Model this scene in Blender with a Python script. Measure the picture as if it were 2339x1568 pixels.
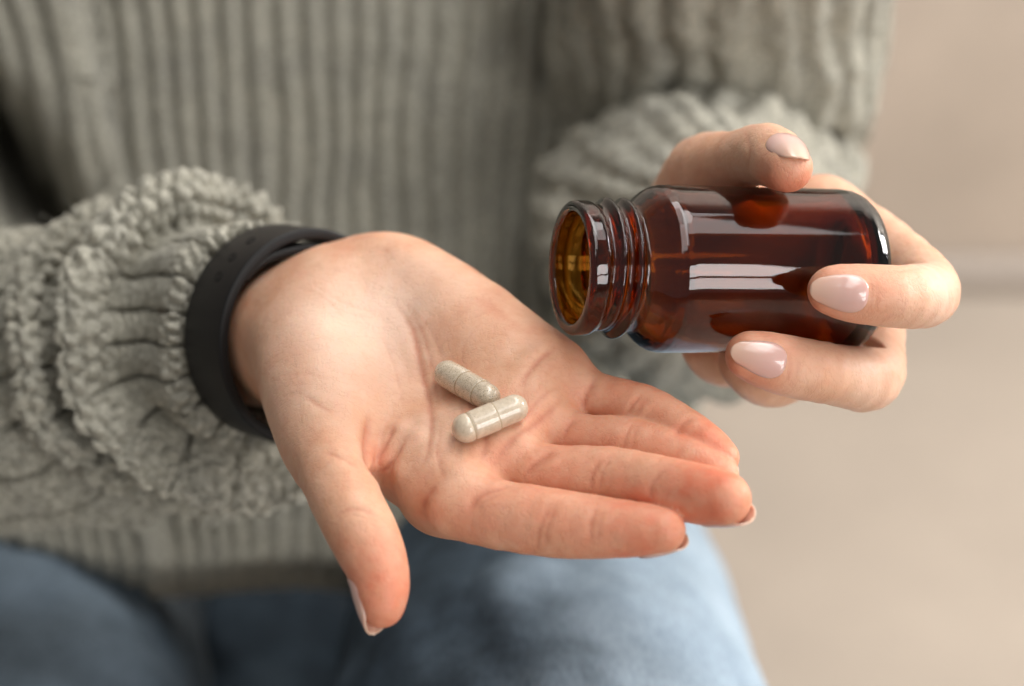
import bpy, math
import numpy as np
from mathutils import Vector, Matrix

# ------------------------------------------------------------------ scene, camera, light
sc = bpy.context.scene
for o in list(bpy.data.objects):
    bpy.data.objects.remove(o)
C = sc.collection
R = math.radians
FOCUS = 530.0                       # mm from lens to the capsules
PX = 8.8                            # picture units per mm at that distance
PITCH = 30.0
cam_d = bpy.data.cameras.new('camera')
cam = bpy.data.objects.new('camera', cam_d)
C.objects.link(cam)
cam.location = (0, -0.530 * math.cos(R(PITCH)), 0.70 + 0.530 * math.sin(R(PITCH)))
cam.rotation_euler = (R(90 - PITCH), 0, 0)
cam_d.sensor_width = 36.0
cam_d.lens = 36.0 * FOCUS / (2339.0 / PX)
cam_d.clip_start = 0.02
cam_d.clip_end = 60
cam_d.dof.use_dof = True
cam_d.dof.focus_distance = 0.514
cam_d.dof.aperture_fstop = 5.6
cam_d.dof.aperture_blades = 9
sc.camera = cam
bpy.context.view_layer.update()
CM = cam.matrix_world.copy()
CMn = np.array(CM)

w = bpy.data.worlds.new('World')
sc.world = w
w.use_nodes = True
w.node_tree.nodes['Background'].inputs[0].default_value = (1.0, 0.98, 0.955, 1)
w.node_tree.nodes['Background'].inputs[1].default_value = 0.28


def area(name, loc, target, sx, sy, power, col):
    l = bpy.data.lights.new(name, 'AREA')
    l.shape = 'RECTANGLE'
    l.size = sx
    l.size_y = sy
    l.energy = power
    l.color = col
    o = bpy.data.objects.new(name, l)
    C.objects.link(o)
    o.location = loc
    o.rotation_euler = (Vector(target) - Vector(loc)).to_track_quat('-Z', 'Y').to_euler()
    return o


# ceiling light in three strips
for y in (-0.28, 0.28, 0.84):
    area('ceiling_light', (0.45, y, 2.35), (0.15, y * 0.75, 0.70), 2.4, 0.48, 12.5, (1.0, 0.985, 0.965))
# the window behind the camera, to its right: two panes with a transom between them
for z, hh, pw in ((1.58, 0.66, 20), (0.86, 0.56, 15)):
    area('window_light', (1.52, -1.90, z), (0.02, 0, z - 0.1), 0.95, hh, pw, (1.0, 0.985, 0.97))

area('wall_fill_light', (2.5, 0.80, 1.55), (0.95, 1.32, 1.0), 0.8, 1.2, 84, (1.0, 0.985, 0.97))  # added fill lamp out of view, brightens the back wall

sc.view_settings.view_transform = 'Standard'
sc.view_settings.look = 'None'
sc.view_settings.exposure = 0.0
sc.view_settings.gamma = 1.0
cy = sc.cycles
cy.use_denoising = True
cy.max_bounces = 14
cy.transmission_bounces = 12
cy.glossy_bounces = 6
cy.diffuse_bounces = 4
cy.sample_clamp_indirect = 6.0
cy.blur_glossy = 0.3


# ------------------------------------------------------------------ helpers
def P(x, y, d=0.0):
    """point seen at picture coordinate x, y (2339 wide), d mm beyond the focus distance; camera mm"""
    s = (FOCUS + d) / FOCUS / PX
    return np.array([(x - 1169.5) * s, -(y - 784.0) * s, -(FOCUS + d)])


def mm(rpx, d):
    return rpx * (FOCUS + d) / FOCUS / PX


def to_world(v):
    v = np.asarray(v, dtype=np.float64) / 1000.0
    return v @ CMn[:3, :3].T + CMn[:3, 3]


def unit(v):
    v = np.asarray(v, dtype=np.float64)
    return v / (np.linalg.norm(v, axis=-1, keepdims=True) + 1e-12)


def link(name, me, mat, parent=None, origin=(0, 0, 0)):
    o = bpy.data.objects.new(name, me)
    C.objects.link(o)
    if mat is not None:
        me.materials.append(mat)
    if parent is not None:
        o.parent = parent
    else:
        o.location = origin
    return o


def mesh_obj(name, verts, faces, mat, parent=None, origin=(0, 0, 0), attrs=None, world=False, smooth=True):
    """verts in camera mm (or world m), one mesh object"""
    v = np.asarray(verts, dtype=np.float64) if world else to_world(verts)
    v = v - np.asarray(origin)
    me = bpy.data.meshes.new(name)
    faces = np.asarray(faces)
    k = faces.shape[1]
    me.vertices.add(len(v))
    me.vertices.foreach_set('co', v.astype(np.float32).ravel())
    me.loops.add(faces.size)
    me.loops.foreach_set('vertex_index', faces.astype(np.int32).ravel())
    me.polygons.add(len(faces))
    me.polygons.foreach_set('loop_start', np.arange(0, faces.size, k, dtype=np.int32))
    me.update(calc_edges=True)
    me.validate()
    if smooth:
        me.polygons.foreach_set('use_smooth', np.ones(len(me.polygons), dtype=bool))
    if attrs:
        for an, av in attrs.items():
            a = me.attributes.new(an, 'FLOAT', 'POINT')
            a.data.foreach_set('value', np.asarray(av, dtype=np.float32))
    me.update()
    return link(name, me, mat, parent, origin)


def thing(name, label, cat, loc, group=None):
    o = bpy.data.objects.new(name, None)
    o.empty_display_size = 0.02
    C.objects.link(o)
    o.location = loc
    o['label'] = label
    o['category'] = cat
    if group:
        o['group'] = group
    return o


def grid_faces(nu, nv, wrap_u=False, wrap_v=False, flip=False):
    """vertex index = i*nv + j"""
    iu = np.arange(nu if wrap_u else nu - 1)
    jv = np.arange(nv if wrap_v else nv - 1)
    I, J = np.meshgrid(iu, jv, indexing='ij')
    a = I * nv + J
    b = ((I + 1) % nu) * nv + J
    c = ((I + 1) % nu) * nv + (J + 1) % nv
    d = I * nv + (J + 1) % nv
    f = np.stack([a, b, c, d], -1).reshape(-1, 4)
    return f[:, ::-1] if flip else f


def hash3(i, j, k, s=0.0):
    h = np.sin(i * 127.1 + j * 311.7 + k * 74.7 + s * 53.3) * 43758.5453
    return h - np.floor(h)


def vnoise(p, s=0.0):
    i = np.floor(p)
    f = p - i
    f = f * f * (3 - 2 * f)
    r = 0
    for a in (0, 1):
        for b in (0, 1):
            for c in (0, 1):
                wgt = (f[:, 0] if a else 1 - f[:, 0]) * (f[:, 1] if b else 1 - f[:, 1]) * (f[:, 2] if c else 1 - f[:, 2])
                r = r + wgt * hash3(i[:, 0] + a, i[:, 1] + b, i[:, 2] + c, s)
    return r * 2 - 1


def fbm(p, n=3, s=0.0):
    r, a = 0, 1.0
    for k in range(n):
        r = r + a * vnoise(p * (2.03 ** k), s + k)
        a *= 0.5
    return r


def worley(p, s=0.0):
    i = np.floor(p)
    best = np.full(len(p), 9.0)
    for a in (-1, 0, 1):
        for b in (-1, 0, 1):
            for c in (-1, 0, 1):
                q = i + np.array([a, b, c])
                o = np.stack([hash3(q[:, 0], q[:, 1], q[:, 2], s + t) for t in (1, 2, 3)], -1)
                best = np.minimum(best, ((q + o - p) ** 2).sum(1))
    return np.sqrt(best)


def sstep(a, b, x):
    t = np.clip((x - a) / (b - a), 0, 1)
    return t * t * (3 - 2 * t)


# ------------------------------------------------------------------ materials
def mat(name):
    m = bpy.data.materials.new(name)
    m.use_nodes = True
    nt = m.node_tree
    return m, nt, nt.nodes['Principled BSDF'], nt.nodes['Material Output']


def nd(nt, typ, **kw):
    n = nt.nodes.new(typ)
    for k, v in kw.items():
        setattr(n, k, v)
    return n


def noise_node(nt, scale, detail=3, rough=0.5, co=None, sc3=None):
    n = nd(nt, 'ShaderNodeTexNoise')
    n.inputs['Scale'].default_value = scale
    n.inputs['Detail'].default_value = detail
    n.inputs['Roughness'].default_value = rough
    tc = nd(nt, 'ShaderNodeTexCoord')
    if sc3:
        mp = nd(nt, 'ShaderNodeMapping')
        mp.inputs['Scale'].default_value = sc3
        nt.links.new(tc.outputs['Object'], mp.inputs[0])
        nt.links.new(mp.outputs[0], n.inputs['Vector'])
    else:
        nt.links.new(tc.outputs['Object'], n.inputs['Vector'])
    return n


def ramp(nt, src, stops):
    r = nd(nt, 'ShaderNodeValToRGB')
    cr = r.color_ramp
    while len(cr.elements) < len(stops):
        cr.elements.new(0.5)
    for e, (p, c) in zip(cr.elements, stops):
        e.position = p
        e.color = (*c, 1) if len(c) == 3 else c
    nt.links.new(src, r.inputs[0])
    return r


def mix(nt, a, b, fac, blend='MIX'):
    m = nd(nt, 'ShaderNodeMix', data_type='RGBA', blend_type=blend)
    for sock, v in ((m.inputs[6], a), (m.inputs[7], b), (m.inputs[0], fac)):
        if hasattr(v, 'links'):
            nt.links.new(v, sock)
        elif isinstance(v, (int, float)):
            sock.default_value = v
        else:
            sock.default_value = (*v, 1)
    return m.outputs[2]


def bump(nt, bsdf, h, strength, dist, prev=None):
    b = nd(nt, 'ShaderNodeBump')
    b.inputs['Strength'].default_value = strength
    b.inputs['Distance'].default_value = dist
    nt.links.new(h, b.inputs['Height'])
    if prev is not None:
        nt.links.new(prev.outputs[0], b.inputs['Normal'])
    nt.links.new(b.outputs[0], bsdf.inputs['Normal'])
    return b


def make_skin():
    m, nt, b, out = mat('skin')
    at = nd(nt, 'ShaderNodeAttribute', attribute_name='flush_shade')  # red of the fingertips, plus shade painted over the open fingers
    ap = nd(nt, 'ShaderNodeAttribute', attribute_name='pale')
    ac = nd(nt, 'ShaderNodeAttribute', attribute_name='crease')
    n1 = noise_node(nt, 95, 5, 0.62)
    base = ramp(nt, n1.outputs['Fac'], [(0.3, (0.60, 0.29, 0.178)), (0.5, (0.65, 0.355, 0.226)), (0.7, (0.695, 0.415, 0.278))])
    c1 = mix(nt, base.outputs[0], (0.735, 0.52, 0.40), ap.outputs['Fac'])
    c2 = mix(nt, c1, (0.66, 0.19, 0.105), at.outputs['Fac'])
    c3 = mix(nt, c2, (0.50, 0.17, 0.10), ac.outputs['Fac'])
    # network of fine lines: ridges of a folded noise
    def lines(scale, sc3, lo, hi):
        n = noise_node(nt, scale, 3, 0.6, sc3=sc3)
        mt = nd(nt, 'ShaderNodeMath', operation='SUBTRACT')
        mt.inputs[1].default_value = 0.5
        nt.links.new(n.outputs['Fac'], mt.inputs[0])
        ab = nd(nt, 'ShaderNodeMath', operation='ABSOLUTE')
        nt.links.new(mt.outputs[0], ab.inputs[0])
        return ramp(nt, ab.outputs[0], [(lo, (0, 0, 0)), (hi, (1, 1, 1))]).outputs[0]
    l1 = lines(230, (1, 1.7, 0.6), 0.0, 0.035)
    l2 = lines(430, (1.6, 0.8, 1), 0.0, 0.05)
    dim = mix(nt, (0.86, 0.78, 0.75), (1, 1, 1), l1)
    nt.links.new(mix(nt, c3, dim, 0.3, 'MULTIPLY'), b.inputs['Base Color'])
    b.inputs['Roughness'].default_value = 0.48
    b.inputs['Specular IOR Level'].default_value = 0.35
    b.inputs['Subsurface Weight'].default_value = 0.5
    b.inputs['Subsurface Radius'].default_value = (1.0, 0.38, 0.2)
    b.inputs['Subsurface Scale'].default_value = 0.0026
    b.subsurface_method = 'RANDOM_WALK'
    b1 = bump(nt, b, l1, 0.22, 0.0003)
    b2 = bump(nt, b, l2, 0.22, 0.0002, b1)
    n2 = noise_node(nt, 700, 4, 0.65)
    bump(nt, b, n2.outputs['Fac'], 0.25, 0.0005, b2)
    return m


def make_knit(name, c0, c1, sheen=0.25):
    m, nt, b, out = mat(name)
    n1 = noise_node(nt, 520, 4, 0.7)
    n2 = noise_node(nt, 60, 3, 0.5)
    r1 = ramp(nt, n1.outputs['Fac'], [(0.28, c0), (0.72, c1)])
    r2 = ramp(nt, n2.outputs['Fac'], [(0.3, (0.86, 0.86, 0.86)), (0.7, (1.1, 1.09, 1.06))])
    nt.links.new(mix(nt, r1.outputs[0], r2.outputs[0], 1.0, 'MULTIPLY'), b.inputs['Base Color'])
    b.inputs['Roughness'].default_value = 0.95
    b.inputs['Specular IOR Level'].default_value = 0.1
    b.inputs['Sheen Weight'].default_value = sheen
    b.inputs['Sheen Roughness'].default_value = 0.6
    b.inputs['Sheen Tint'].default_value = (0.9, 0.88, 0.8, 1)
    n3 = noise_node(nt, 900, 4, 0.7)
    bump(nt, b, n3.outputs['Fac'], 0.9, 0.0012)
    return m


def make_denim():
    m, nt, b, out = mat('denim')
    n1 = noise_node(nt, 38, 6, 0.65)
    n2 = noise_node(nt, 9, 2, 0.5)
    n3 = noise_node(nt, 900, 2, 0.5, sc3=(1, 0.25, 1))
    r1 = ramp(nt, n1.outputs['Fac'], [(0.3, (0.028, 0.039, 0.050)), (0.72, (0.072, 0.100, 0.128))])
    r2 = ramp(nt, n2.outputs['Fac'], [(0.35, (0.75, 0.78, 0.82)), (0.65, (1.1, 1.1, 1.1))])
    at = nd(nt, 'ShaderNodeAttribute', attribute_name='lit_wear')
    fade = ramp(nt, n1.outputs['Fac'], [(0.3, (0.275, 0.35, 0.415)), (0.72, (0.38, 0.465, 0.535))])  # pale denim for the painted lit side of the thighs
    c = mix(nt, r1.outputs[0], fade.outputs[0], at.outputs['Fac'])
    c = mix(nt, c, r2.outputs[0], 1.0, 'MULTIPLY')
    c = mix(nt, c, ramp(nt, n3.outputs['Fac'], [(0.3, (0.8, 0.8, 0.82)), (0.7, (1.1, 1.1, 1.1))]).outputs[0], 1.0, 'MULTIPLY')
    nt.links.new(c, b.inputs['Base Color'])
    b.inputs['Roughness'].default_value = 0.9
    b.inputs['Specular IOR Level'].default_value = 0.15
    bump(nt, b, n3.outputs['Fac'], 0.4, 0.0006)
    return m


def make_glass():
    m, nt, b, out = mat('amber_glass')
    nt.nodes.remove(b)
    g = nd(nt, 'ShaderNodeBsdfGlass')
    g.inputs['IOR'].default_value = 1.5
    g.inputs['Color'].default_value = (1, 1, 1, 1)
    ns_ = noise_node(nt, 85, 4, 0.6)
    nt.links.new(ramp(nt, ns_.outputs['Fac'], [(0.5, (0, 0, 0)), (0.75, (0.05, 0.05, 0.05))]).outputs[0], g.inputs['Roughness'])
    n = noise_node(nt, 40, 2, 0.4)
    bp = nd(nt, 'ShaderNodeBump')
    bp.inputs['Strength'].default_value = 0.05
    bp.inputs['Distance'].default_value = 0.001
    nt.links.new(n.outputs['Fac'], bp.inputs['Height'])
    nt.links.new(bp.outputs[0], g.inputs['Normal'])
    nt.links.new(g.outputs[0], out.inputs['Surface'])
    va = nd(nt, 'ShaderNodeVolumeAbsorption')
    va.inputs['Color'].default_value = (0.80, 0.575, 0.04, 1)
    va.inputs['Density'].default_value = 1750
    nt.links.new(va.outputs[0], out.inputs['Volume'])
    return m


def make_plain(name, col, rough, spec=0.5, coat=0.0, bs=None, sss=0.0):
    m, nt, b, out = mat(name)
    b.inputs['Base Color'].default_value = (*col, 1)
    b.inputs['Roughness'].default_value = rough
    b.inputs['Specular IOR Level'].default_value = spec
    b.inputs['Coat Weight'].default_value = coat
    b.inputs['Coat Roughness'].default_value = 0.06
    if sss:
        b.inputs['Subsurface Weight'].default_value = sss
        b.inputs['Subsurface Radius'].default_value = (1, 0.6, 0.45)
        b.inputs['Subsurface Scale'].default_value = 0.0015
    if bs:
        n = noise_node(nt, bs[0], 4, 0.6)
        bump(nt, b, n.outputs['Fac'], bs[1], bs[2])
        r = ramp(nt, n.outputs['Fac'], [(0.3, tuple(c * 0.9 for c in col)), (0.7, tuple(min(1, c * 1.08) for c in col))])
        nt.links.new(r.outputs[0], b.inputs['Base Color'])
    return m


def make_powder(name, c0, c1, speck, amt):
    m, nt, b, out = mat(name)
    n1 = noise_node(nt, 700, 4, 0.7)
    r1 = ramp(nt, n1.outputs['Fac'], [(0.3, c0), (0.7, c1)])
    n2 = noise_node(nt, 3900, 2, 0.6)
    r2 = ramp(nt, n2.outputs['Fac'], [(amt, (1, 1, 1)), (amt + 0.07, (0, 0, 0))])
    c = mix(nt, r1.outputs[0], speck, r2.outputs[0])
    nt.links.new(c, b.inputs['Base Color'])
    b.inputs['Roughness'].default_value = 0.5
    b.inputs['Coat Weight'].default_value = 1.0
    b.inputs['Coat Roughness'].default_value = 0.05
    b.inputs['Subsurface Weight'].default_value = 0.3
    b.inputs['Subsurface Radius'].default_value = (1, 0.8, 0.6)
    b.inputs['Subsurface Scale'].default_value = 0.0015
    return m


def make_nail():
    m, nt, b, out = mat('fingernail')
    at = nd(nt, 'ShaderNodeAttribute', attribute_name='along')
    r = ramp(nt, at.outputs['Fac'], [(0.0, (0.77, 0.46, 0.41)), (0.4, (0.77, 0.48, 0.42)), (0.8, (0.75, 0.48, 0.38)), (1.0, (0.75, 0.51, 0.38))])
    nt.links.new(r.outputs[0], b.inputs['Base Color'])
    b.inputs['Roughness'].default_value = 0.28
    b.inputs['Coat Weight'].default_value = 1.0
    b.inputs['Coat Roughness'].default_value = 0.04
    b.inputs['Subsurface Weight'].default_value = 0.4
    b.inputs['Subsurface Radius'].default_value = (1, 0.5, 0.4)
    b.inputs['Subsurface Scale'].default_value = 0.0015
    tr = nd(nt, 'ShaderNodeBsdfTranslucent')
    tr.inputs['Color'].default_value = (0.85, 0.62, 0.46, 1)
    mx = nd(nt, 'ShaderNodeMixShader')
    mx.inputs[0].default_value = 0.18
    nt.links.new(b.outputs[0], mx.inputs[1])
    nt.links.new(tr.outputs[0], mx.inputs[2])
    nt.links.new(mx.outputs[0], out.inputs['Surface'])
    return m


SKIN = make_skin()
NAIL = make_nail()
KNIT = make_knit('grey_knit', (0.185, 0.178, 0.145), (0.55, 0.525, 0.445))
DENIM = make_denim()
GLASS = make_glass()
RUBBER = make_plain('black_rubber', (0.007, 0.0065, 0.0065), 0.48, 0.28, bs=(900, 0.1, 0.0003))
WALL = make_plain('wall_paint', (0.88, 0.79, 0.70), 0.9, 0.2, bs=(6, 0.05, 0.002))
FLOOR = make_plain('floor_boards', (0.385, 0.328, 0.272), 0.75, 0.3, bs=(4, 0.05, 0.002))
SKIRT = make_plain('skirting_paint', (0.42, 0.36, 0.31), 0.9, 0.2)
POWDER_A = make_powder('speckled_powder', (0.47, 0.38, 0.27), (0.64, 0.54, 0.41), (0.20, 0.16, 0.12), 0.37)
POWDER_B = make_powder('cream_powder', (0.50, 0.40, 0.29), (0.65, 0.55, 0.42), (0.28, 0.22, 0.15), 0.29)
RING_PALE = make_plain('capsule_seam_pale', (0.42, 0.33, 0.21), 0.35, 0.5, coat=0.8)
RING = make_plain('capsule_seam', (0.36, 0.26, 0.15), 0.4, 0.5, coat=0.6)

# ------------------------------------------------------------------ room
def room():
    zf = 0.0
    yw = 1.32
    f = mesh_obj('floor', [(-6, -4, zf), (6, -4, zf), (6, yw, zf), (-6, yw, zf)], [(0, 1, 2, 3)], FLOOR, world=True, smooth=False)
    f['kind'] = 'structure'
    v, fc = [], []
    def box(x0, x1, y0, y1, z0, z1):
        k = len(v)
        v.extend([(x0, y0, z0), (x1, y0, z0), (x1, y1, z0), (x0, y1, z0), (x0, y0, z1), (x1, y0, z1), (x1, y1, z1), (x0, y1, z1)])
        fc.extend([tuple(k + i for i in q) for q in ((0, 3, 2, 1), (4, 5, 6, 7), (0, 1, 5, 4), (1, 2, 6, 5), (2, 3, 7, 6), (3, 0, 4, 7))])
    box(-6, 6, yw, yw + 0.1, 0, 2.7)
    wl = mesh_obj('wall', v, fc, WALL, world=True, smooth=False)
    wl['kind'] = 'structure'
    v, fc = [], []
    box(-6, 6, yw - 0.009, yw - 0.001, 0.001, 0.035)
    s = mesh_obj('skirting_board', v, fc, SKIRT, world=True, smooth=False)
    s['kind'] = 'structure'


room()


# ------------------------------------------------------------------ implicit surfaces
def smin(a, b, k):
    h = np.maximum(k - np.abs(a - b), 0) / k
    return np.minimum(a, b) - h * h * k * 0.25


def rcone(p, a, b, ra, rb):
    ba = b - a
    t = np.clip(((p - a) @ ba) / max(ba @ ba, 1e-9), 0, 1)
    q = p - a - t[:, None] * ba
    return np.sqrt((q * q).sum(1)) - (ra + (rb - ra) * t)


def catmull(pts, n):
    pts = np.asarray(pts, dtype=np.float64)
    e = np.vstack([2 * pts[0] - pts[1], pts, 2 * pts[-1] - pts[-2]])
    out = []
    for i in range(1, len(e) - 2):
        for k in range(n):
            t = k / n
            out.append(0.5 * (2 * e[i] + (e[i + 1] - e[i - 1]) * t + (2 * e[i - 1] - 5 * e[i] + 4 * e[i + 1] - e[i + 2]) * t * t
                              + (3 * e[i] - e[i - 1] - 3 * e[i + 1] + e[i + 2]) * t ** 3))
    out.append(e[-2])
    return np.array(out)


class Chain:
    """a limb: rounded cones along a smooth path of (x, y, depth, radius in picture units)"""
    def __init__(self, pts, n=3, k=2.0, raw=False):
        q = np.array([np.append(P(x, y, d), mm(r, d)) for x, y, d, r in pts]) if not raw else np.array(pts)
        self.joints = q
        self.q = catmull(q, n) if n > 1 else q
        self.k = k
        self.lo = (self.q[:, :3] - self.q[:, 3:4]).min(0) - 14
        self.hi = (self.q[:, :3] + self.q[:, 3:4]).max(0) + 14

    def __call__(self, p):
        out = np.full(len(p), 60.0)
        m = np.all((p > self.lo) & (p < self.hi), axis=1)
        if not m.any():
            return out
        s = p[m]
        d = None
        for i in range(len(self.q) - 1):
            e = rcone(s, self.q[i, :3], self.q[i + 1, :3], self.q[i, 3], self.q[i + 1, 3])
            d = e if d is None else smin(d, e, self.k)
        out[m] = d
        return out


def surface_nets(f, lo, hi, h):
    n = np.ceil((np.asarray(hi) - np.asarray(lo)) / h).astype(int) + 1
    ax = [lo[i] + h * np.arange(n[i]) for i in range(3)]
    val = np.empty(n, dtype=np.float32)
    for i0 in range(0, n[0], 16):
        X, Y, Z = np.meshgrid(ax[0][i0:i0 + 16], ax[1], ax[2], indexing='ij')
        val[i0:i0 + 16] = f(np.stack([X.ravel(), Y.ravel(), Z.ravel()], -1)).reshape(X.shape)
    s = val < 0
    c = np.zeros(n - 1, dtype=np.int8)
    cor = [(a, b, d) for a in (0, 1) for b in (0, 1) for d in (0, 1)]
    def sl(A, o):
        return A[o[0]:A.shape[0] - 1 + o[0], o[1]:A.shape[1] - 1 + o[1], o[2]:A.shape[2] - 1 + o[2]]
    for o in cor:
        c += sl(s, o)
    act = (c > 0) & (c < 8)
    idx = np.argwhere(act)
    vid = np.full(n - 1, -1, dtype=np.int64)
    vid[act] = np.arange(len(idx))
    cv = [val[idx[:, 0] + o[0], idx[:, 1] + o[1], idx[:, 2] + o[2]].astype(np.float64) for o in cor]
    acc = np.zeros((len(idx), 3))
    cnt = np.zeros(len(idx))
    for i, a in enumerate(cor):
        for j, b in enumerate(cor):
            if j > i and sum(abs(a[k] - b[k]) for k in range(3)) == 1:
                x = (cv[i] < 0) != (cv[j] < 0)
                t = cv[i] / np.where(x, cv[i] - cv[j], 1)
                p = np.array(a)[None] + t[:, None] * (np.array(b) - np.array(a))[None]
                acc[x] += p[x]
                cnt[x] += 1
    verts = np.asarray(lo) + h * (idx + acc / cnt[:, None])
    faces = []
    for ax_ in range(3):
        u, v_ = (ax_ + 1) % 3, (ax_ + 2) % 3
        s0 = np.take(s, range(0, n[ax_] - 1), axis=ax_)
        s1 = np.take(s, range(1, n[ax_]), axis=ax_)
        e = np.argwhere(s0 != s1)
        e = e[(e[:, u] > 0) & (e[:, v_] > 0) & (e[:, u] < n[u] - 1) & (e[:, v_] < n[v_] - 1)]
        q = []
        for du, dv in ((-1, -1), (0, -1), (0, 0), (-1, 0)):
            k = e.copy()
            k[:, u] += du
            k[:, v_] += dv
            q.append(vid[k[:, 0], k[:, 1], k[:, 2]])
        q = np.stack(q, -1)
        inside = s[e[:, 0], e[:, 1], e[:, 2]]
        q[~inside] = q[~inside][:, ::-1]
        faces.append(q)
    return verts, np.vstack(faces)


def gradient(f, p, e=0.35):
    g = np.empty_like(p)
    for i in range(3):
        o = np.zeros(3)
        o[i] = e
        g[:, i] = f(p + o) - f(p - o)
    return g / (2 * e)


def relax(v, f, n=2, w_=0.5):
    e = np.vstack([f[:, [0, 1]], f[:, [1, 2]], f[:, [2, 3]], f[:, [3, 0]]])
    for _ in range(n):
        acc = np.zeros_like(v)
        for i in range(3):
            acc[:, i] = np.bincount(e[:, 0], v[e[:, 1], i], len(v)) + np.bincount(e[:, 1], v[e[:, 0], i], len(v))
        cnt = np.bincount(e[:, 0], minlength=len(v)) + np.bincount(e[:, 1], minlength=len(v))
        v = v * (1 - w_) + w_ * acc / cnt[:, None]
    return v


def polish(f, v, faces):
    v = relax(v, faces, 2)
    for _ in range(2):
        g = gradient(f, v)
        l2 = np.maximum((g * g).sum(1), 0.09)
        v = v - (f(v) / l2)[:, None] * g
    return v, unit(gradient(f, v))


def seg_dist(p, line):
    """distance to a polyline, and how far along it (0..1)"""
    best = np.full(len(p), 1e9)
    par = np.zeros(len(p))
    for i in range(len(line) - 1):
        a, b = line[i], line[i + 1]
        ba = b - a
        t = np.clip(((p - a) @ ba) / max(ba @ ba, 1e-9), 0, 1)
        d = np.sqrt(((p - a - t[:, None] * ba) ** 2).sum(1))
        m = d < best
        best[m] = d[m]
        par[m] = (i + t[m]) / (len(line) - 1)
    return best, par


def hit(f, x, y, d0=-120, d1=160):
    """the surface point of f that is met looking through picture coordinate x, y"""
    ds = np.arange(d0, d1, 0.5)
    pts = np.array([P(x, y, d) for d in ds])
    v = f(pts)
    k = np.argmax(v < 0)
    if v[k] >= 0:
        return None
    t = v[k - 1] / (v[k - 1] - v[k])
    return pts[k - 1] + t * (pts[k] - pts[k - 1])


def creases(f, v, n, lines):
    """press skin folds into the surface: lines of (picture points, depth mm, width mm); returns how creased each point is"""
    off = np.zeros(len(v))
    tint = np.zeros(len(v))
    for pts, dep, wid in lines:
        q = catmull([(x, y, 0) for x, y in pts], 4)[:, :2]
        h = [hit(f, x, y) for x, y in q]
        h = np.array([a for a in h if a is not None])
        if len(h) < 2:
            continue
        lo, hi = h.min(0) - 4 * wid - 2, h.max(0) + 4 * wid + 2
        m = np.all((v > lo) & (v < hi), axis=1)
        d, t = seg_dist(v[m], h)
        d = d + 0.25 * vnoise(v[m] / 1.7, 8.0)
        fade = np.clip(np.minimum(t, 1 - t) * 4, 0, 1)
        wn = wid * 0.55
        prof = 0.5 * np.exp(-(d / wid) ** 2) + 0.6 * np.exp(-(d / wn) ** 2) - 0.25 * np.exp(-((d - 2.0 * wid) / wid) ** 2)
        off[m] += 0.55 * dep * fade * prof
        tint[m] = np.maximum(tint[m], np.clip(dep, 0.12, 0.6) * fade * np.exp(-(d / (wn * 0.9)) ** 2))
    return v - n * off[:, None], tint


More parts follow.
